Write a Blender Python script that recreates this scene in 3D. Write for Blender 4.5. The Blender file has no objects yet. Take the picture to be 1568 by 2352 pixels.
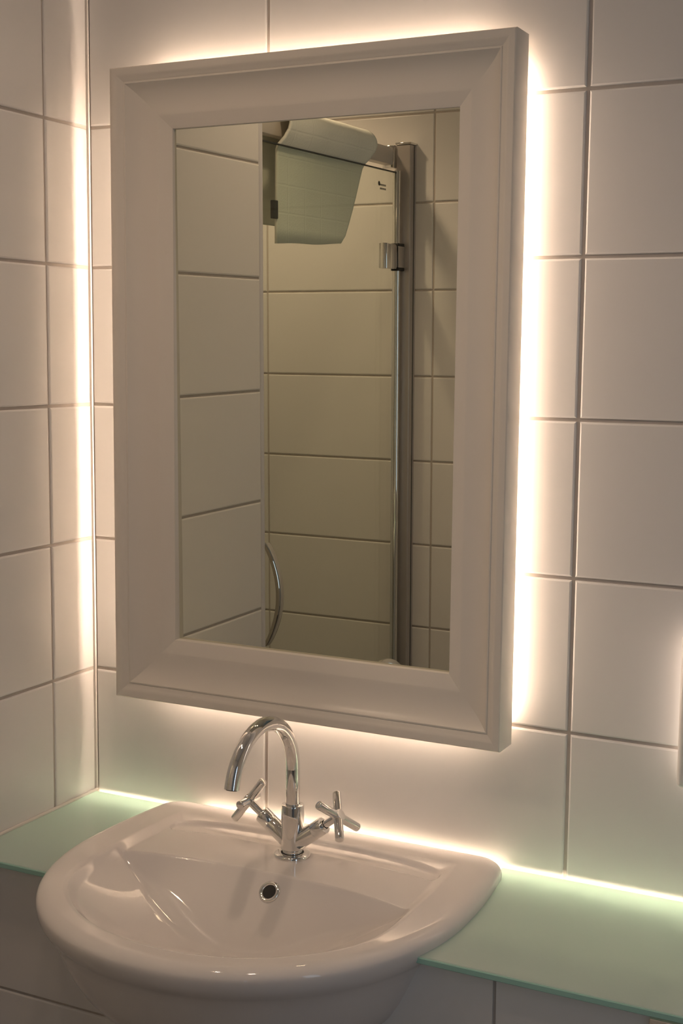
import bpy, bmesh, math, random
import numpy as np
from mathutils import Vector, Matrix

# ------------------------------------------------------------------ units
# All coordinates below are given in tile heights (one tile = 0.2 m); x right along the basin wall,
# y negative into the room, z up from the glass shelf, which lies 0.86 m above the floor.
U = 0.2
ZS = 0.86
def W(x, y, z): return Vector((x*U, y*U, ZS + z*U))

sc = bpy.context.scene
C = sc.collection

# ------------------------------------------------------------------ camera
cam = bpy.data.cameras.new('camera')
cam.sensor_fit = 'VERTICAL'; cam.sensor_height = 36.0
cam.lens = 3103.28/2352*36.0
cam.clip_start = 0.02
camo = bpy.data.objects.new('camera', cam); C.objects.link(camo)
fwd = Vector((-0.44525336, 0.88735171, -0.11981817)); rgt = Vector((0.89324842, 0.44946731, 0.00929513)); upv = Vector((-0.0621024, 0.1028887, 0.99275234))
m = Matrix((rgt, upv, -fwd)).transposed().to_4x4(); m.translation = W(6.17880642, -8.1693977, 3.38399224)
camo.matrix_world = m
sc.camera = camo

# ------------------------------------------------------------------ exposure and world
vs = sc.view_settings
vs.view_transform = 'Standard'; vs.look = 'None'; vs.gamma = 1.0; vs.exposure = 0.12
vs.use_curve_mapping = False
world = bpy.data.worlds.new('world'); sc.world = world; world.use_nodes = True
bg = world.node_tree.nodes['Background']; bg.inputs[0].default_value = (0.55, 0.7, 1.0, 1); bg.inputs[1].default_value = 0.02

WARM = (1.0, 0.72, 0.51)
LED = (1.0, 0.75, 0.57)
E_MIRROR = 98.0      # LED tape behind the mirror
E_SHELF = 68.0       # LED tape at the back of the shelf
P_SPOT = 5.4        # ceiling downlights (W)
P_SHOWER = 12.0
E_HALL = 1.8         # dusk light in the windows

# ------------------------------------------------------------------ materials
def mat(name, col, rough=0.5, metal=0.0, spec=0.5, coat=0.0, bump=None, var=None, emit=None):
    mt = bpy.data.materials.new(name); mt.use_nodes = True
    nt = mt.node_tree; b = nt.nodes['Principled BSDF']
    b.inputs['Base Color'].default_value = (*col, 1); b.inputs['Roughness'].default_value = rough
    b.inputs['Metallic'].default_value = metal; b.inputs['Specular IOR Level'].default_value = spec
    b.inputs['Coat Weight'].default_value = coat
    if coat: b.inputs['Coat Roughness'].default_value = 0.05
    tc = nt.nodes.new('ShaderNodeTexCoord')
    if bump:
        n = nt.nodes.new('ShaderNodeTexNoise'); n.inputs['Scale'].default_value = bump[0]; n.inputs['Detail'].default_value = 3
        bp = nt.nodes.new('ShaderNodeBump'); bp.inputs['Strength'].default_value = bump[1]; bp.inputs['Distance'].default_value = bump[2]
        nt.links.new(tc.outputs['Object'], n.inputs['Vector']); nt.links.new(n.outputs['Fac'], bp.inputs['Height'])
        nt.links.new(bp.outputs['Normal'], b.inputs['Normal'])
    if var:
        n = nt.nodes.new('ShaderNodeTexNoise'); n.inputs['Scale'].default_value = var[0]; n.inputs['Detail'].default_value = 4
        r = nt.nodes.new('ShaderNodeMixRGB'); r.inputs[1].default_value = (*col, 1); r.inputs[2].default_value = (*[c*var[1] for c in col], 1)
        nt.links.new(tc.outputs['Object'], n.inputs['Vector']); nt.links.new(n.outputs['Fac'], r.inputs[0])
        nt.links.new(r.outputs[0], b.inputs['Base Color'])
    if emit:
        b.inputs['Emission Color'].default_value = (*emit[0], 1); b.inputs['Emission Strength'].default_value = emit[1]
    return mt

M = {}
M['tile'] = mat('white_glazed_tile', (0.80, 0.785, 0.765), 0.27, bump=(9, 0.05, 0.002))
M['grout'] = mat('grey_grout', (0.57, 0.52, 0.475), 0.9, spec=0.2, var=(60, 0.85))
M['frame'] = mat('cream_lacquer', (0.76, 0.72, 0.655), 0.24)
M['mirror'] = mat('silvered_glass', (0.80, 0.80, 0.68), 0.0, 1.0)
M['ceramic'] = mat('white_ceramic', (0.84, 0.80, 0.775), 0.045, spec=0.5)
M['chrome'] = mat('chrome', (0.78, 0.775, 0.76), 0.04, 1.0)
M['alu'] = mat('brushed_aluminium', (0.50, 0.47, 0.45), 0.38, 0.7)
def shelf_mat():
    mt = bpy.data.materials.new('satin_green_glass'); mt.use_nodes = True
    nt = mt.node_tree; nt.nodes.clear(); N = nt.nodes.new; L = nt.links.new
    out = N('ShaderNodeOutputMaterial'); df = N('ShaderNodeBsdfDiffuse'); tl = N('ShaderNodeBsdfTranslucent'); gl = N('ShaderNodeBsdfGlossy')
    df.inputs[0].default_value = (0.71, 0.86, 0.81, 1); tl.inputs[0].default_value = (0.82, 0.97, 0.90, 1); gl.inputs['Roughness'].default_value = 0.06
    m1 = N('ShaderNodeMixShader'); m1.inputs[0].default_value = 0.42; m2 = N('ShaderNodeMixShader')
    lw = N('ShaderNodeLayerWeight'); lw.inputs[0].default_value = 0.5
    pw = N('ShaderNodeMath'); pw.operation = 'POWER'; pw.inputs[1].default_value = 5.0
    fr = N('ShaderNodeMath'); fr.operation = 'MULTIPLY_ADD'; fr.inputs[1].default_value = 0.9; fr.inputs[2].default_value = 0.04
    L(lw.outputs['Facing'], pw.inputs[0]); L(pw.outputs[0], fr.inputs[0]); L(fr.outputs[0], m2.inputs[0])
    L(df.outputs[0], m1.inputs[1]); L(tl.outputs[0], m1.inputs[2]); L(m1.outputs[0], m2.inputs[1]); L(gl.outputs[0], m2.inputs[2]); L(m2.outputs[0], out.inputs[0])
    return mt
M['shelf'] = shelf_mat()
M['edge'] = mat('teal_glass_edge', (0.36, 0.62, 0.53), 0.12)
M['silicone'] = mat('white_silicone', (0.78, 0.74, 0.69), 0.45)
M['black'] = mat('black_rubber', (0.012, 0.012, 0.012), 0.5)
M['plastic'] = mat('white_plastic', (0.82, 0.80, 0.79), 0.3)
M['trim'] = mat('grey_white_plastic_trim', (0.70, 0.69, 0.72), 0.35)
M['beam'] = mat('satin_metal_beam', (0.68, 0.63, 0.56), 0.4, 0.1)
M['paint'] = mat('white_paint', (0.78, 0.76, 0.73), 0.7, var=(3, 0.97))
M['print'] = mat('grey_print', (0.05, 0.055, 0.05), 0.6)
M['floor'] = mat('dark_floor_tile', (0.16, 0.14, 0.12), 0.4, var=(5, 0.8))
M['led_tape'] = mat('led_tape', (0.9, 0.85, 0.75), 0.5, emit=(LED, E_MIRROR))
M['led_chip'] = mat('led_chip', (0.9, 0.85, 0.6), 0.5, emit=((1.0, 0.80, 0.58), E_SHELF))
M['lens'] = mat('lamp_lens', (0.9, 0.9, 0.9), 0.5, emit=(WARM, 60.0))
M['daylight'] = mat('window_daylight', (0.8, 0.85, 0.9), 0.5, emit=((0.62, 0.80, 1.0), E_HALL))
M['glow'] = mat('opal_diffuser', (0.85, 0.82, 0.8), 0.4, emit=((1.0, 0.82, 0.7), 2.2))

def glass_mat():
    mt = bpy.data.materials.new('clear_shower_glass'); mt.use_nodes = True
    nt = mt.node_tree; nt.nodes.clear()
    out = nt.nodes.new('ShaderNodeOutputMaterial'); tr = nt.nodes.new('ShaderNodeBsdfTransparent'); gl = nt.nodes.new('ShaderNodeBsdfGlossy')
    tr.inputs[0].default_value = (0.965, 0.985, 0.955, 1); gl.inputs['Roughness'].default_value = 0.01
    lw = nt.nodes.new('ShaderNodeLayerWeight'); lw.inputs[0].default_value = 0.5      # Schlick reflectance of a thin pane
    pw = nt.nodes.new('ShaderNodeMath'); pw.operation = 'POWER'; pw.inputs[1].default_value = 5.0
    fr = nt.nodes.new('ShaderNodeMath'); fr.operation = 'MULTIPLY_ADD'; fr.inputs[1].default_value = 0.9; fr.inputs[2].default_value = 0.04
    nt.links.new(lw.outputs['Facing'], pw.inputs[0]); nt.links.new(pw.outputs[0], fr.inputs[0])
    mx = nt.nodes.new('ShaderNodeMixShader')
    nt.links.new(fr.outputs[0], mx.inputs[0]); nt.links.new(tr.outputs[0], mx.inputs[1]); nt.links.new(gl.outputs[0], mx.inputs[2])
    nt.links.new(mx.outputs[0], out.inputs[0])
    return mt
M['glass'] = glass_mat()

def towel_mat():
    mt = mat('white_terry_towel', (0.86, 0.88, 0.80), 0.95, spec=0.1)
    nt = mt.node_tree; b = nt.nodes['Principled BSDF']; tc = nt.nodes.new('ShaderNodeTexCoord')
    br = nt.nodes.new('ShaderNodeTexBrick'); br.offset = 0.0; br.inputs['Scale'].default_value = 1.0
    br.inputs['Mortar Size'].default_value = 0.012; br.inputs['Brick Width'].default_value = 0.34; br.inputs['Row Height'].default_value = 0.27; br.inputs['Mortar Smooth'].default_value = 0.6
    n = nt.nodes.new('ShaderNodeTexNoise'); n.inputs['Scale'].default_value = 260
    ad = nt.nodes.new('ShaderNodeMath'); ad.operation = 'MULTIPLY_ADD'; ad.inputs[1].default_value = -1.6
    bp = nt.nodes.new('ShaderNodeBump'); bp.inputs['Strength'].default_value = 0.22; bp.inputs['Distance'].default_value = 0.002
    nt.links.new(tc.outputs['UV'], br.inputs['Vector']); nt.links.new(tc.outputs['Object'], n.inputs['Vector'])
    nt.links.new(br.outputs['Fac'], ad.inputs[0]); nt.links.new(n.outputs['Fac'], ad.inputs[2])
    nt.links.new(ad.outputs[0], bp.inputs['Height']); nt.links.new(bp.outputs['Normal'], b.inputs['Normal'])
    return mt
M['towel'] = towel_mat()

# ------------------------------------------------------------------ mesh helpers
def link(name, me, mt, parent=None, smooth=False):
    if isinstance(me, bmesh.types.BMesh):
        d = bpy.data.meshes.new(name); me.normal_update(); me.to_mesh(d); me.free(); me = d
    if mt is not None and not me.materials: me.materials.append(M[mt] if isinstance(mt, str) else mt)
    if smooth is True:
        me.shade_smooth()
    elif smooth:
        me.shade_smooth()
        me.set_sharp_from_angle(angle=math.radians(smooth))
    o = bpy.data.objects.new(name, me); C.objects.link(o)
    if parent is not None:
        o.parent = parent; o.matrix_parent_inverse = Matrix.Identity(4)
        o.matrix_local = parent_world[parent.name].inverted() if parent.name in parent_world else Matrix.Identity(4)
    return o
parent_world = {}
def tag(o, label, cat, group=None, kind=None):
    if label: o['label'] = label
    if cat: o['category'] = cat
    if group: o['group'] = group
    if kind: o['kind'] = kind
    return o
def thing(name, label, cat, base, group=None):
    o = bpy.data.objects.new(name, None); C.objects.link(o); o.location = W(*base); o.empty_display_size = 0.02
    parent_world[o.name] = Matrix.Translation(W(*base))
    return tag(o, label, cat, group)
def box(bm, x0, x1, y0, y1, z0, z1, bev=0.0, seg=2):
    vs_ = [bm.verts.new(W(x, y, z)) for x in (x0, x1) for y in (y0, y1) for z in (z0, z1)]
    F = [(0,1,3,2), (4,6,7,5), (0,4,5,1), (2,3,7,6), (0,2,6,4), (1,5,7,3)]
    fs = [bm.faces.new([vs_[i] for i in f]) for f in F]
    bmesh.ops.recalc_face_normals(bm, faces=fs)
    if bev:
        es = list({e for f in fs for e in f.edges})
        bmesh.ops.bevel(bm, geom=es, offset=bev*U, segments=seg, affect='EDGES', profile=0.5)
    return bm
def bx(*a, **k): return box(bmesh.new(), *a, **k)
def tube(bm, pts, r, n=24, caps=True, closed=False):
    P = [W(*p) for p in pts]; N = len(P)
    rr = r if hasattr(r, '__len__') else [r]*N
    prev = None; rings = []
    for i, q in enumerate(P):
        a = P[max(i-1, 0)]; b = P[min(i+1, N-1)]; t = (b-a).normalized()
        if prev is None:
            ref = Vector((0, 0, 1)) if abs(t.z) < 0.9 else Vector((1, 0, 0))
            nx = t.cross(ref).normalized()
        else:
            nx = (prev - t*prev.dot(t)).normalized()
        prev = nx; ny = t.cross(nx)
        rings.append([bm.verts.new(q + (nx*math.cos(2*math.pi*k/n) + ny*math.sin(2*math.pi*k/n))*rr[i]*U) for k in range(n)])
    for a, b in zip(rings, rings[1:]):
        for k in range(n): bm.faces.new((a[k], a[(k+1) % n], b[(k+1) % n], b[k]))
    if caps:
        bm.faces.new(rings[0][::-1]); bm.faces.new(rings[-1])
    bmesh.ops.recalc_face_normals(bm, faces=bm.faces[:])
    return bm
def lathe(c, prof, n=48, axis=(0, 0, 1)):
    """prof: (radius, height along axis)"""
    bm = bmesh.new(); ax = Vector(axis).normalized()
    ref = Vector((1, 0, 0)) if abs(ax.x) < 0.9 else Vector((0, 1, 0))
    e1 = ax.cross(ref).normalized(); e2 = ax.cross(e1); c = W(*c)
    rings = []
    for r, h in prof:
        if r < 1e-6: rings.append([bm.verts.new(c + ax*h*U)])
        else: rings.append([bm.verts.new(c + ax*h*U + (e1*math.cos(2*math.pi*k/n) + e2*math.sin(2*math.pi*k/n))*r*U) for k in range(n)])
    for a, b in zip(rings, rings[1:]):
        for k in range(n):
            A = a[k % len(a)]; B = a[(k+1) % len(a)]; D = b[k % len(b)]; E = b[(k+1) % len(b)]
            f = [v for i, v in enumerate((A, B, E, D)) if v not in (A, B, E, D)[:i]]
            if len(f) > 2: bm.faces.new(f)
    bmesh.ops.recalc_face_normals(bm, faces=bm.faces[:])
    return bm

# ------------------------------------------------------------------ tiled walls
TW, GAP, TH, BEV = 2.2255, 0.021, 0.035, 0.013
Z0 = 5.959
CEIL, FLOOR = 7.5, -ZS/U
def tile_mesh(w, h, cache={}):
    """tile of w x h, front face towards +n of a local frame (a across, b up, n out of wall); rounded front edges"""
    key = (round(w, 4), round(h, 4))
    if key in cache: return cache[key]
    bm = bmesh.new()
    a, b = w/2*U, h/2*U; t = TH*U; e = BEV*U
    lay = [(0.0, 0.0), (0.0, t-e*0.75), (e*0.30, t-e*0.22), (e, t)]
    rings = [[bm.verts.new((sx*(a-i), sy*(b-i), z)) for sx, sy in ((-1,-1), (1,-1), (1,1), (-1,1))] for i, z in lay]
    for r0, r1 in zip(rings, rings[1:]):
        for k in range(4): bm.faces.new((r0[k], r0[(k+1) % 4], r1[(k+1) % 4], r1[k]))
    bm.faces.new(rings[-1])
    me = bpy.data.meshes.new('tile'); bm.to_mesh(me); bm.free(); me.materials.append(M['tile'])
    cache[key] = me
    return me
rng = random.Random(4)
def tiles(parent, origin, along, normal, cuts_a, cuts_z):
    """tiles on the wall plane: along = unit vector of a, cuts = grout lines"""
    al = Vector(along); nn = Vector(normal)
    R = Matrix((al, Vector((0, 0, 1)), nn)).transposed().to_4x4()
    for a0, a1 in zip(cuts_a, cuts_a[1:]):
        for z0, z1 in zip(cuts_z, cuts_z[1:]):
            w, h = abs(a1-a0)-GAP, abs(z1-z0)-GAP
            if w < 0.02 or h < 0.02: continue
            o = bpy.data.objects.new('tile', tile_mesh(w, h)); C.objects.link(o)
            am = (a0+a1)/2
            pos = W(origin[0]+al.x*am, origin[1]+al.y*am, (z0+z1)/2)
            tilt = Matrix.Rotation(rng.uniform(-1, 1)*0.0012, 4, 'X') @ Matrix.Rotation(rng.uniform(-1, 1)*0.0012, 4, 'Y')
            o.matrix_world = Matrix.Translation(pos - nn*(TH - 0.0)*U + nn*rng.uniform(-0.0002, 0.0002)) @ R @ tilt
            mw = o.matrix_world.copy(); o.parent = parent; o.matrix_parent_inverse = Matrix.Identity(4); o.matrix_local = mw
def struct(name, bm, mt='grout', label=None):
    o = link(name, bm, mt); o['kind'] = 'structure'
    o['label'] = label or {'paint': 'plain white painted ' + name.replace('_', ' '), 'tile': 'plain white tiled ' + name.replace('_', ' '), 'floor': 'dark grey tiled bathroom floor'}.get(mt, name)
    return o
G = 0.012   # depth of the joints
rows = [CEIL] + [Z0 + 1 - k for k in range(0, 12) if Z0+1-k > FLOOR+0.05] + [FLOOR]

# basin wall (y = 0): from the shelf up
wb = struct('wall_back', bx(-1.0, 8.2, G, 0.6, FLOOR, CEIL)); wb['label'] = 'white tiled wall behind the mirror and basin'
tiles(wb, (0, 0), (1, 0, 0), (0, -1, 0), [0.0, 1.492, 1.492+TW, 1.492+2*TW, 1.492+3*TW, 8.2], [CEIL] + [Z0+1-k for k in range(0, 8)])
# left partition (x = 0)
YT = 2.73
wl = struct('wall_left', bx(-1.0, -G, -YT, G, FLOOR, CEIL)); wl['label'] = 'white tiled partition left of the basin'
tiles(wl, (0, 0), (0, -1, 0), (1, 0, 0), [0.012, 0.502, YT+0.005], rows)
o = link('corner_trim', tube(bmesh.new(), [(-0.045, -YT-0.035, FLOOR), (-0.045, -YT-0.035, CEIL)], 0.048, 20), 'trim', wl, 40)
o['label'] = 'grey white plastic corner trim'
o = link('corner_joint', bx(-0.01, 0.007, -0.016, 0.004, 0.0, CEIL), 'silicone', wl)
# far wall (y = -D) with the shower end, seen in the mirror
DF = 6.783
wf = struct('wall_far', bx(-3.6, 4.55, -DF-0.8, -DF-G, FLOOR, CEIL)); wf['label'] = 'white tiled wall of the shower seen in the mirror'
X3 = -2.325
tiles(wf, (0, -DF), (-1, 0, 0), (0, 1, 0), [-4.55, -(X3+3*TW), -(X3+2*TW), -(X3+TW), -X3, 3.5], rows)
# remaining shell
struct('wall_right', bx(8.2, 8.8, -DF-0.8, 0.6, FLOOR, CEIL), 'paint')
struct('wall_shower', bx(-4.1, -3.5, -DF-0.8, 0.6, FLOOR, CEIL), 'tile')
struct('wall_shower_inner', bx(-3.5, -1.0, -2.45, 0.6, FLOOR, CEIL), 'tile')
struct('wall_over_door', bx(4.55, 8.2, -DF-0.8, -DF, 6.0, CEIL), 'paint')
struct('floor', bx(-4.1, 11.5, -16.0, 0.6, FLOOR-0.3, FLOOR), 'floor')
struct('ceiling', bx(-4.1, 11.5, -16.0, 0.6, CEIL, CEIL+0.3), 'paint')
# the hall behind the camera, with its daylight window
struct('wall_hall_end', bx(-0.5, 11.5, -16.5, -16.0, FLOOR, CEIL), 'paint')
struct('wall_hall_left', bx(-0.9, -0.5, -16.0, -DF-0.8, FLOOR, CEIL), 'paint')
struct('wall_hall_right', bx(11.5, 11.9, -16.0, -DF-0.8, FLOOR, CEIL), 'paint')
struct('wall_hall_near', bx(8.8, 11.5, -DF-0.8, -DF-0.4, FLOOR, CEIL), 'paint')
wd = struct('window_1', bx(6.9, 8.7, -16.0, -15.9, 0.0, 5.2), 'daylight'); wd['label'] = 'bright daylight window at the end of the hall'
fr = bmesh.new()
for a in ((6.7, 6.9, -0.2, 5.4), (8.7, 8.9, -0.2, 5.4), (6.9, 8.7, 5.2, 5.4), (6.9, 8.7, -0.2, 0.0)):
    box(fr, a[0], a[1], -16.0, -15.8, a[2], a[3])
link('window_frame', fr, 'paint', wd)

w2 = struct('window_2', bx(8.16, 8.2, -5.9, -4.8, 0.6, 4.8), 'daylight'); w2['label'] = 'frosted window in the right wall'
fr = bmesh.new()
for a in ((-6.05, -5.9, 0.45, 4.95), (-4.8, -4.65, 0.45, 4.95), (-5.9, -4.8, 4.8, 4.95), (-5.9, -4.8, 0.45, 0.6)):
    box(fr, 8.08, 8.2, a[0], a[1], a[2], a[3])
link('window_frame', fr, 'paint', w2)

# tiled ledge that carries the shelf and basin
YP = 1.40
def notch(x):
    """upper limit of the ledge front where the basin sits in it"""
    d = abs(x-2.05)
    return -0.05 if d > 1.235 else -0.05 - 0.64*max(0.0, 1-(d/1.235)**2.6)**0.5
def cut_panel(x0, x1, z0, z1, y0, y1, cut=True):
    bm = bmesh.new()
    xs = sorted({x0, x1} | {2.05 + 1.235*math.sin(math.pi/2*k/26) for k in range(-26, 27) if x0 < 2.05 + 1.235*math.sin(math.pi/2*k/26) < x1})
    cols = [[bm.verts.new(W(x, y, z)) for y in (y0, y1) for z in (z0, min(z1, notch(x)) if cut else z1)] for x in xs]
    for p, q in zip(cols, cols[1:]):
        for i, j in ((0, 1), (1, 3), (3, 2), (2, 0)): bm.faces.new((p[i], p[j], q[j], q[i]))
    for c in (cols[0], cols[-1]): bm.faces.new((c[0], c[1], c[3], c[2]))
    bmesh.ops.recalc_face_normals(bm, faces=bm.faces[:])
    return bm
led = struct('wall_ledge', cut_panel(0.0, 8.2, FLOOR, -0.05, -YP+G, -YP+0.3)); led['label'] = 'white tiled ledge front under the glass shelf'
lc = [0.0, 1.57, 1.57+2.19, 1.57+4.38, 8.2]
tiles(led, (0, -YP), (1, 0, 0), (0, -1, 0), lc, [-0.94, -1.94, -2.94, -3.94, FLOOR])
for a0, a1 in zip(lc, lc[1:]):
    link('tile', cut_panel(a0+GAP/2, a1-GAP/2, -0.94+GAP/2, -0.052, -YP, -YP+TH), 'tile', led)

# ------------------------------------------------------------------ mirror
XL, XR, ZB, ZT = 0.402, 3.361, 0.857, 5.293
IL, IR, IB, IT = 0.856, 2.966, 1.301, 4.871
YF, YB = 0.30, 0.075
mir = thing('wall_mirror', 'rectangular mirror in a wide cream moulded frame glowing from behind', 'mirror', ((XL+XR)/2, -YB, ZB))
# frame section: u from the outer edge (0) to the sight edge (1), depth from the wall
prof = [(0.0, YB), (0.0, YF-0.014), (0.006, YF-0.005), (0.022, YF)]
prof += [(0.11, YF), (0.135, YF-0.003), (0.16, YF-0.009), (0.185, YF-0.014), (0.215, YF-0.017), (0.228, YF-0.022), (0.236, YF-0.022), (0.243, YF-0.017), (0.262, YF-0.016)]
for k in range(1, 21):      # wide hollow, steepest at its outer side
    t = k/20
    prof.append((0.262 + 0.488*t, YF-0.016 - 0.062*(1-(1-t)**3.0)))
prof += [(0.77, YF-0.0785), (0.79, YF-0.0805), (0.96, YF-0.1005), (0.993, YF-0.1045), (1.0, YF-0.110), (1.0, 0.125), (0.93, 0.10), (0.5, YB), (0.0, YB)]
def corner(k, u, y):
    ox = (XL, XR, XR, XL)[k]; oz = (ZB, ZB, ZT, ZT)[k]; ix = (IL, IR, IR, IL)[k]; iz = (IB, IB, IT, IT)[k]
    return W(ox + (ix-ox)*u, -y, oz + (iz-oz)*u)
for k in range(4):
    bm = bmesh.new(); k2 = (k+1) % 4
    A = [bm.verts.new(corner(k, u, y)) for u, y in prof]; B = [bm.verts.new(corner(k2, u, y)) for u, y in prof]
    for i in range(len(prof)-1): bm.faces.new((A[i], A[i+1], B[i+1], B[i]))
    bmesh.ops.recalc_face_normals(bm, faces=bm.faces[:])
    link('frame_rail', bm, 'frame', mir, 35)
# the glass hangs a touch out of true in its rebate
def gy(x, z): return -0.165 - 0.0071*(x-2) - 0.0084*(z-3)
bm = bmesh.new(); g = 0.03
f = [bm.verts.new(W(x, gy(x, z), z)) for x, z in ((IL-g, IB-g), (IR+g, IB-g), (IR+g, IT+g), (IL-g, IT+g))]
b = [bm.verts.new(v.co + Vector((0, 0.004, 0))) for v in f]
bm.faces.new(f); bm.faces.new(b[::-1])
for k in range(4): bm.faces.new((f[k], b[k], b[(k+1) % 4], f[(k+1) % 4]))
bmesh.ops.recalc_face_normals(bm, faces=bm.faces[:])
link('mirror_glass', bm, 'mirror', mir)
link('backing_board', bx(XL+0.42, XR-0.42, -0.135, -0.005, ZB+0.42, ZT-0.42), 'paint', mir)
s0, s1 = 0.105, 0.13; ya, yb = -0.055, -0.038
for a in ((XL+s0, XL+s1, ZB+0.20, ZT-0.20), (XR-s1, XR-s0, ZB+0.20, ZT-0.20), (XL+0.25, XR-0.30, ZB+s0+0.035, ZB+s1+0.035), (XL+0.22, XR-0.26, ZT-s1-0.01, ZT-s0-0.01)):
    o = link('led_tape', bx(a[0], a[1], ya, yb, a[2], a[3]), 'led_tape', mir); o['label'] = 'warm white LED tape behind the frame'

# ------------------------------------------------------------------ glass shelves
YS = 1.505
def shelf(x0, x1, label, left_edge):
    t = thing('glass_shelf', label, 'shelf', ((x0+x1)/2, -YS/2, -0.045), 'frosted glass shelf pieces beside the basin')
    link('shelf_panel', bx(x0, x1, -YS+0.012, -0.028, -0.04, 0.0, bev=0.006, seg=1), 'shelf', t)
    link('polished_edge', bx(x0, x1, -YS, -YS+0.012, -0.04, -0.002, bev=0.005, seg=1), 'edge', t)['label'] = 'teal polished front edge'
    if left_edge:
        link('polished_edge', bx(x0-0.012, x0, -YS, -0.075, -0.04, -0.002, bev=0.005, seg=1), 'edge', t)['label'] = 'teal polished side edge'
    return t
sh = shelf(0.0, 1.0, 'short frosted green glass shelf in the corner left of the basin', False)
link('sealant_bead', bx(0.0, 0.022, -YS, -0.01, -0.002, 0.020, bev=0.008), 'silicone', sh)
shelf(3.30, 8.2, 'long frosted green glass shelf to the right of the basin', True)
chip = None
lt = thing('led_strip', 'strip of bright white LEDs along the wall behind the shelf', 'light strip', (4.0, -0.09, -0.165))
link('tape', bx(0.02, 8.15, -0.125, -0.068, -0.165, -0.155), 'plastic', lt)
k = 0; x = 0.05
while x < 6.2:
    if chip is None:
        o = link('led_chip', bx(-0.018, 0.018, -0.112, -0.080, -0.155, -0.130, bev=0.004, seg=1), 'led_chip', lt); chip = o.data
    else:
        o = bpy.data.objects.new('led_chip', chip); C.objects.link(o); o.parent = lt
    o.matrix_local = parent_world[lt.name].inverted() @ Matrix.Translation((x*U, 0, 0))
    x += 0.0775

# ------------------------------------------------------------------ basin
BX, HW = 2.05, 1.375          # centre and half width
YR, YSIDE, YFR = -0.07, -0.95, -2.43
def outline(n=560):
    """D shaped plan, counter-clockwise from the rear right"""
    pts = []
    rc = 0.20
    def arc(cx, cy, r, a0, a1, m):
        for i in range(m): 
            a = math.radians(a0 + (a1-a0)*i/m); pts.append((cx + r*math.cos(a), cy + r*math.sin(a)))
    taper = 0.05
    arc(BX+HW-taper-rc, YR-rc, rc, 0, 90, 24)
    arc(BX-HW+taper+rc, YR-rc, rc, 90, 180, 24)
    for i in range(30):
        t = i/30; pts.append((BX-HW+taper*(1-t)**2, YR-rc + (YSIDE-YR+rc)*t))
    for i in range(241):
        a = math.pi + math.pi*i/240; ca, sa = math.cos(a), math.sin(a); e = 2/2.12
        pts.append((BX + HW*math.copysign(abs(ca)**e, ca), YSIDE + (YSIDE-YFR)*math.copysign(abs(sa)**e, sa)))
    for i in range(1, 30):
        t = 1-i/30; pts.append((BX+HW-taper*(1-t)**2, YR-rc + (YSIDE-YR+rc)*t))
    P = np.array(pts); Q = np.vstack([P, P[:1]]); L = np.r_[0, np.cumsum(np.linalg.norm(np.diff(Q, axis=0), axis=1))]
    s = np.linspace(0, L[-1], n, endpoint=False)
    return np.c_[np.interp(s, L, Q[:, 0]), np.interp(s, L, Q[:, 1])]
OUT = outline()
def dist_in(P):
    A = OUT; B = np.roll(OUT, -1, axis=0); out = np.full(len(P), 1e9)
    AB = B-A; l2 = (AB**2).sum(1)
    for i in range(0, len(P), 4000):
        q = P[i:i+4000, None, :]; t = np.clip(((q-A)*AB).sum(2)/l2, 0, 1)
        out[i:i+4000] = np.sqrt(((q-A-t[..., None]*AB)**2).sum(2)).min(1)
    return out
def sstep(a, b, x):
    t = np.clip((x-a)/(b-a), 0, 1); return t*t*(3-2*t)
def smin(a, b, k):
    h = np.clip(0.5+0.5*(b-a)/k, 0, 1); return b*(1-h)+a*h-k*h*(1-h)
ZR, ZE = 0.095, 0.03          # rim top, widest level
def top(P):
    d = dist_in(P); x, y = P[:, 0], P[:, 1]
    r0 = 0.10
    q = np.clip(1-d/r0, 0, 1); z = ZE + (ZR-ZE)*np.sqrt(np.maximum(0, 1-q*q))
    front = sstep(-1.0, -1.75, y)
    dl = 0.275*(1-front) + 0.165*front           # inner lip
    rear = sstep(-0.85, -0.45, y)
    wst = 0.085 + 0.015*rear
    ramp = np.clip((d-dl)/wst, 0, 1); ramp = 0.65*ramp + 0.35*sstep(0, 1, ramp)
    z = z - 0.034*ramp
    yg = y + 0.445 + 0.10*(np.abs(x-BX)/1.05)**4                                     # shallow trough along the back of the deck
    gq = np.clip((0.085 - np.sqrt(np.maximum(np.abs(x-BX)-0.93, 0)**2 + yg**2))/0.022, 0, 1)
    z = z - 0.020*(0.6*gq + 0.4*sstep(0, 1, gq))
    # bowl
    yr = -0.955 - 0.15*(np.abs(x-BX)/1.08)**3
    b1 = (d - dl - 0.03); b2 = (yr - y)
    b1s = np.maximum(b1, 0); b2s = np.maximum(b2, 0)
    f1 = 0.66*b1s
    f2 = 1.25*b2s
    f = smin(f1, f2, 0.004 + 0.14*sstep(0.02, 0.30, np.minimum(f1, f2))) 
    f = np.where((b1 > 0) & (b2 > 0), np.maximum(f, 0), 0)
    dep = 0.60
    f = dep*(1-np.exp(-(f/dep)**1.0*1.0 - 0.55*(f/dep)**3))
    return z - f
NA, MR = len(OUT), 170
cen = np.array([BX, -1.35])
ts = 1-(np.linspace(0, 1, MR)**1.25)
ts[-1] = 0.004
V = []
for t in ts: V.append(cen + (OUT-cen)*t)
Vp = np.vstack(V); Vz = top(Vp)
co = [tuple(W(a[0], a[1], z)) for a, z in zip(Vp, Vz)]
fc = []
for i in range(MR-1):
    for k in range(NA):
        k2 = (k+1) % NA; fc.append((i*NA+k, i*NA+k2, (i+1)*NA+k2, (i+1)*NA+k))
cidx = len(co); zc = top(cen[None, :])[0]; co.append(tuple(W(cen[0], cen[1], zc)))
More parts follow.
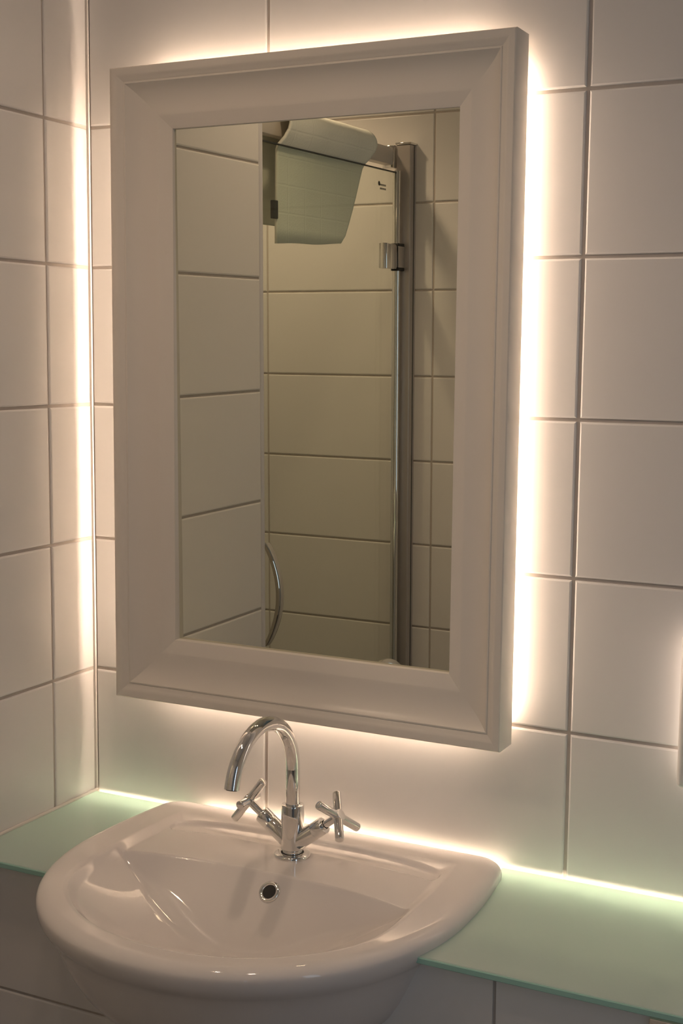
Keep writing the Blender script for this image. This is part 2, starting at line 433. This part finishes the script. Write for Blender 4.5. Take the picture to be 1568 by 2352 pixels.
for k in range(NA): fc.append(((MR-1)*NA+k, (MR-1)*NA+(k+1) % NA, cidx))
# outside of the bowl, from the widest line down
belly = [(1.0, 0.012), (0.997, -0.02), (0.985, -0.055), (0.965, -0.085), (0.945, -0.12), (0.925, -0.18), (0.90, -0.26), (0.865, -0.36), (0.82, -0.46), (0.755, -0.56), (0.67, -0.65), (0.56, -0.72), (0.42, -0.76), (0.2, -0.78)]
prev0 = 0
bc = np.array([BX, -1.15])
for s, z in belly:
    b0 = len(co)
    R = bc + (OUT-bc)*s; R[:, 1] = np.where(R[:, 1] > YR-0.02, np.minimum(R[:, 1], YR), R[:, 1])
    co += [tuple(W(a[0], a[1], z)) for a in R]
    for k in range(NA):
        k2 = (k+1) % NA; fc.append((prev0+k2, prev0+k, b0+k, b0+k2))
    prev0 = b0
fc.append(tuple(prev0+k for k in range(NA))[::-1])
me = bpy.data.meshes.new('basin_body'); me.from_pydata(co, [], fc); me.update()
bas = thing('wash_basin', 'white ceramic semi-recessed washbasin with a rounded front', 'washbasin', (BX, -1.2, -0.78))
link('basin_body', me, 'ceramic', bas, True)
# overflow ring on the rear slope of the bowl
ox, oy = 2.115, -1.035
oz = top(np.array([[ox, oy]]))[0]
e = 0.01
nz = Vector((-(top(np.array([[ox+e, oy]]))[0]-oz)/e, -(top(np.array([[ox, oy+e]]))[0]-oz)/e, 1.0)).normalized()
ring = link('overflow_ring', lathe((ox, oy, oz), [(0.043, -0.02), (0.043, 0.006), (0.049, 0.013), (0.060, 0.015), (0.069, 0.010), (0.073, 0.0), (0.073, -0.02)], 40, nz), 'chrome', bas, True)
link('overflow_hole', lathe((ox, oy, oz), [(0.0, 0.004), (0.044, 0.004)], 32, nz), 'black', ring)
link('sealant_bead', bx(BX-HW+0.2, BX+HW-0.2, YR-0.0, YR+0.02, -0.03, -0.01), 'silicone', bas)

# ------------------------------------------------------------------ tap
TX, TY, TZ = 2.06, -0.635, 0.058
tap = thing('mixer_tap', 'chrome swan-neck basin tap with two cross handles', 'tap', (TX, TY, TZ))
link('base_flange', lathe((TX, TY, TZ), [(0.0, 0.0), (0.120, 0.0), (0.122, 0.012), (0.118, 0.024), (0.112, 0.028), (0.076, 0.029)], 48), 'chrome', tap, 40)
link('base_ring', lathe((TX, TY, TZ+0.029), [(0.066, 0.0), (0.066, 0.022), (0.072, 0.024)], 40), 'chrome', tap, 40)
link('tap_body', lathe((TX, TY, TZ+0.05), [(0.062, 0.0), (0.0735, 0.002), (0.0755, 0.008), (0.0755, 0.296), (0.073, 0.304), (0.066, 0.307), (0.052, 0.306), (0.052, 0.296), (0.0, 0.296)], 48), 'chrome', tap, 40)
sp = [(TX, TY, TZ+0.30 + k*0.06) for k in range(6)]
cz, cy, rr = 0.655, TY-0.388, 0.388
for i in range(0, 41):
    a = math.radians(168*i/40); sp.append((TX, cy + rr*math.cos(a), cz + rr*math.sin(a)))
bm = bmesh.new(); tube(bm, sp, 0.047, 32)
spout = link('spout', bm, 'chrome', tap, 50)
a = math.radians(168); e0 = Vector((0, -math.sin(a), math.cos(a)))
link('aerator', lathe(sp[-1], [(0.0, -0.002), (0.036, -0.002), (0.036, 0.004), (0.0, 0.004)], 32, e0), 'black', spout)
link('spout_collar', lathe((TX, TY, TZ+0.345), [(0.049, 0.0), (0.054, 0.002), (0.054, 0.012), (0.049, 0.014)], 40), 'chrome', spout, 40)
for s, ph in ((-1, 0.0), (1, math.radians(-45))):
    ax = Vector((0.80*s, 0.0, 0.60)).normalized(); L = 0.425
    org = Vector((TX, TY, 0.135))
    def at(t): return tuple(org + ax*t)
    arm = link('valve_arm', lathe(tuple(org), [(0.0, 0.0), (0.056, 0.0), (0.056, 0.205), (0.0545, 0.207), (0.0545, 0.210), (0.056, 0.212), (0.056, 0.285), (0.053, 0.290), (0.034, 0.291), (0.034, 0.300), (0.030, 0.302)], 40, ax), 'chrome', tap, 40)
    hd = link('cross_handle', lathe(at(0.29), [(0.026, 0.0), (0.026, 0.10), (0.040, 0.104), (0.041, 0.115), (0.041, 0.150), (0.037, 0.157), (0.0, 0.160)], 36, ax), 'chrome', tap, 40)
    p1 = Vector((-0.60*s, 0.0, 0.80)); p2 = Vector((0, -1, 0))
    e1 = p1*math.cos(ph)+p2*math.sin(ph); e2 = -p1*math.sin(ph)+p2*math.cos(ph)
    cc = org + ax*(0.29+0.128)
    for e in (e1, -e1, e2, -e2):
        hl = 0.185 if abs(e.y) < 0.9 else 0.12
        bm = bmesh.new()
        q = [cc + e*t for t in (0.02, 0.10, hl-0.008, hl-0.003, hl)]
        tube(bm, [tuple(v) for v in q], [0.029, 0.029, 0.029, 0.0275, 0.023], 24)
        link('spoke', bm, 'chrome', hd, 50)

# ------------------------------------------------------------------ fittings at the right edge
fp = thing('flush_plate', 'chrome flush plate on the tiled ledge under the right shelf', 'flush plate', (5.2, -YP, -0.75))
link('plate', bx(4.63, 5.85, -YP-0.05, -YP, -0.78, -0.075, bev=0.012), 'chrome', fp, 30)
link('button', bx(4.78, 5.22, -YP-0.066, -YP-0.045, -0.68, -0.15, bev=0.01), 'alu', fp, 30)
link('button', bx(5.26, 5.70, -YP-0.066, -YP-0.045, -0.68, -0.15, bev=0.01), 'alu', fp, 30)
wp = thing('wall_light', 'white rounded fitting glowing at its edge on the right tiled wall', 'wall light', (4.9, 0.0, 0.775))
link('wall_body', bx(4.48, 5.33, -0.12, 0.0, 0.80, 1.68, bev=0.03, seg=3), 'glow', wp, 30)
link('cover', bx(4.445, 5.37, -0.18, -0.10, 0.765, 1.715, bev=0.035, seg=4), 'plastic', wp, 30)

# ------------------------------------------------------------------ shower (seen in the mirror)
XG = -0.45
sd = thing('shower_door', 'clear glass shower door in a metal wall profile, seen in the mirror', 'shower door', (XG, -5.0, FLOOR))
link('glass_pane', bx(XG-0.015, XG+0.015, -6.50, -3.05, FLOOR+0.2, 5.272), 'glass', sd)
link('pane_edge', bx(XG-0.013, XG+0.013, -6.49, -3.06, 5.272, 5.284), 'print', sd)
link('header_beam', bx(XG-0.20, XG-0.08, -6.64, -YT+0.0, 5.375, 5.575, bev=0.02), 'beam', sd, 30)
post = link('wall_profile', bx(XG-0.055, XG+0.125, -DF, -6.62, FLOOR, 5.60, bev=0.008, seg=1), 'alu', sd)
link('profile_groove', bx(XG+0.123, XG+0.128, -6.73, -6.715, FLOOR, 5.59), 'print', post)
link('profile_cap', bx(XG-0.065, XG+0.135, -DF, -6.61, 5.60, 5.625, bev=0.006), 'chrome', post, 30)
link('beam_bracket', bx(XG-0.22, XG-0.06, -6.66, -6.58, 5.34, 5.60, bev=0.015), 'chrome', sd, 30)
bm = bmesh.new(); tube(bm, [(XG-0.01, -6.54, FLOOR+0.2), (XG-0.01, -6.54, 5.30)], 0.046, 24)
link('hinge_rod', bm, 'chrome', sd, 40)
hg = link('hinge', bx(XG-0.03, XG+0.05, -6.46, -6.12, 4.19, 4.47, bev=0.01), 'chrome', sd, 30)
bm = bmesh.new(); tube(bm, [(XG+0.035, -6.14, 4.19), (XG+0.035, -6.14, 4.47)], 0.045, 24)
link('hinge_barrel', bm, 'chrome', hg, 40)
link('hinge_gasket', bx(XG-0.04, XG+0.055, -6.64, -6.46, 4.175, 4.485, bev=0.006), 'black', hg)
link('hinge_cover', bx(XG+0.05, XG+0.062, -6.62, -6.46, 4.21, 4.45, bev=0.004), 'alu', hg)
# curved handle
bm = bmesh.new(); n = 40; sec = []
for i in range(n+1):
    t = i/n; z = 0.405 + 1.03*t; b = math.sin(math.pi*t)**0.8
    xx = XG+0.015 + 0.16*b; th = 0.042; hw = 0.05
    sec.append([bm.verts.new(W(xx+a, -3.50+c, z)) for a, c in ((0, -hw), (th*0.8, -hw), (th, -hw*0.7), (th, hw*0.7), (th*0.8, hw), (0, hw))])
for a, b in zip(sec, sec[1:]):
    for k in range(6): bm.faces.new((a[k], a[(k+1) % 6], b[(k+1) % 6], b[k]))
bm.faces.new(sec[0]); bm.faces.new(sec[-1][::-1])
bmesh.ops.recalc_face_normals(bm, faces=bm.faces[:])
link('door_handle', bm, 'chrome', sd, 35)
link('door_catch', bx(XG-0.06, XG-0.016, -3.86, -3.78, 4.575, 4.75, bev=0.006), 'black', sd)
# printed maker's mark on the pane
lx = XG+0.0165
link('printed_mark', lathe((lx, -6.03, 5.115), [(0.0, 0.0), (0.026, 0.0)], 20, (1, 0, 0)), 'print', sd)
for y0, y1, z in ((-6.20, -6.065, 5.103), (-6.20, -6.06, 5.062)):
    x = y0
    while x < y1:
        link('printed_mark', bx(lx, lx+0.0006, x, x+0.018, z-0.010, z+0.010), 'print', sd); x += 0.026

# towel over the header beam
def towel():
    path = [(-0.795, 4.55), (-0.795, 4.8), (-0.79, 5.1), (-0.785, 5.3)]
    cx, cz_ = XG-0.135, 5.50
    for i in range(0, 17):
        a = math.pi - math.pi*i/16
        path.append((cx + 0.215*math.cos(a)*(1.0 if math.cos(a) < 0 else 0.92), cz_ + 0.175*math.sin(a)))
    path += [(cx+0.19, 5.44), (cx+0.165, 5.36), (cx+0.118, 5.29), (cx+0.098, 5.24), (cx+0.095, 5.1), (cx+0.095, 4.95), (cx+0.094, 4.8), (cx+0.092, 4.65), (cx+0.09, 4.5), (cx+0.088, 4.38)]
    n = 60; bm = bmesh.new(); uv = bm.loops.layers.uv.new()
    grid = []; s = 0; last = None
    for px_, pz in path:
        s += 0 if last is None else math.hypot(px_-last[0], pz-last[1]); last = (px_, pz)
        row = []
        for j in range(n+1):
            v = j/n
            yl = -3.86 - 0.10*float(sstep(5.25, 5.5, np.array(pz)))
            yr_ = -5.22 - 0.50*max(0, min(1, (pz-4.38)/0.9))**0.8 - 0.14*float(sstep(5.27, 5.5, np.array(pz)))
            y = yl + (yr_-yl)*v
            wob = 0.006*math.sin(9*y+2*pz) * (0.3 if pz < 5.3 else 1.0)
            zz = pz + (0.005*math.sin(3.1*y+0.4)+0.004*math.sin(7*y) - 0.04 + 0.07*v if pz < 4.45 else 0)
            row.append((bm.verts.new(W(px_+wob, y, zz)), (y, s)))
        grid.append(row)
    for a, b in zip(grid, grid[1:]):
        for j in range(n):
            q = (a[j], a[j+1], b[j+1], b[j]); f = bm.faces.new([v[0] for v in q])
            for lp, v in zip(f.loops, q): lp[uv].uv = v[1]
    bmesh.ops.recalc_face_normals(bm, faces=bm.faces[:])
    o = link('towel', bm, 'towel', None, True)
    sm = o.modifiers.new('thickness', 'SOLIDIFY'); sm.thickness = 0.012*U*2; sm.offset = 0
    return tag(o, 'pale towel draped over the shower door beam, seen in the mirror', 'towel')
towel()

# ------------------------------------------------------------------ ceiling downlights
def downlight(x, y, power, label, size=0.07):
    t = thing('ceiling_downlight', label, 'downlight', (x, y, CEIL), 'recessed ceiling downlights')
    link('bezel', lathe((x, y, CEIL), [(0.13, 0.0), (0.21, 0.0), (0.21, -0.02), (0.19, -0.03), (0.14, -0.02), (0.13, 0.0)], 32), 'chrome', t, 40)
    link('lens', lathe((x, y, CEIL), [(0.0, -0.012), (0.13, -0.012)], 32), 'lens', t)
    l = bpy.data.lights.new('downlight_bulb', 'SPOT'); l.energy = power; l.color = WARM; l.shadow_soft_size = 0.03
    l.spot_size = math.radians(125); l.spot_blend = 0.8
    lo = bpy.data.objects.new('downlight_bulb', l); C.objects.link(lo); lo.parent = t
    lo.location = (0, 0, -0.03*U*4)
downlight(1.2, -2.9, P_SPOT, 'chrome ceiling downlight nearest the mirror')
downlight(3.0, -3.3, P_SPOT, 'chrome ceiling downlight towards the right wall')
downlight(-1.7, -4.9, P_SHOWER, 'chrome ceiling downlight above the shower')
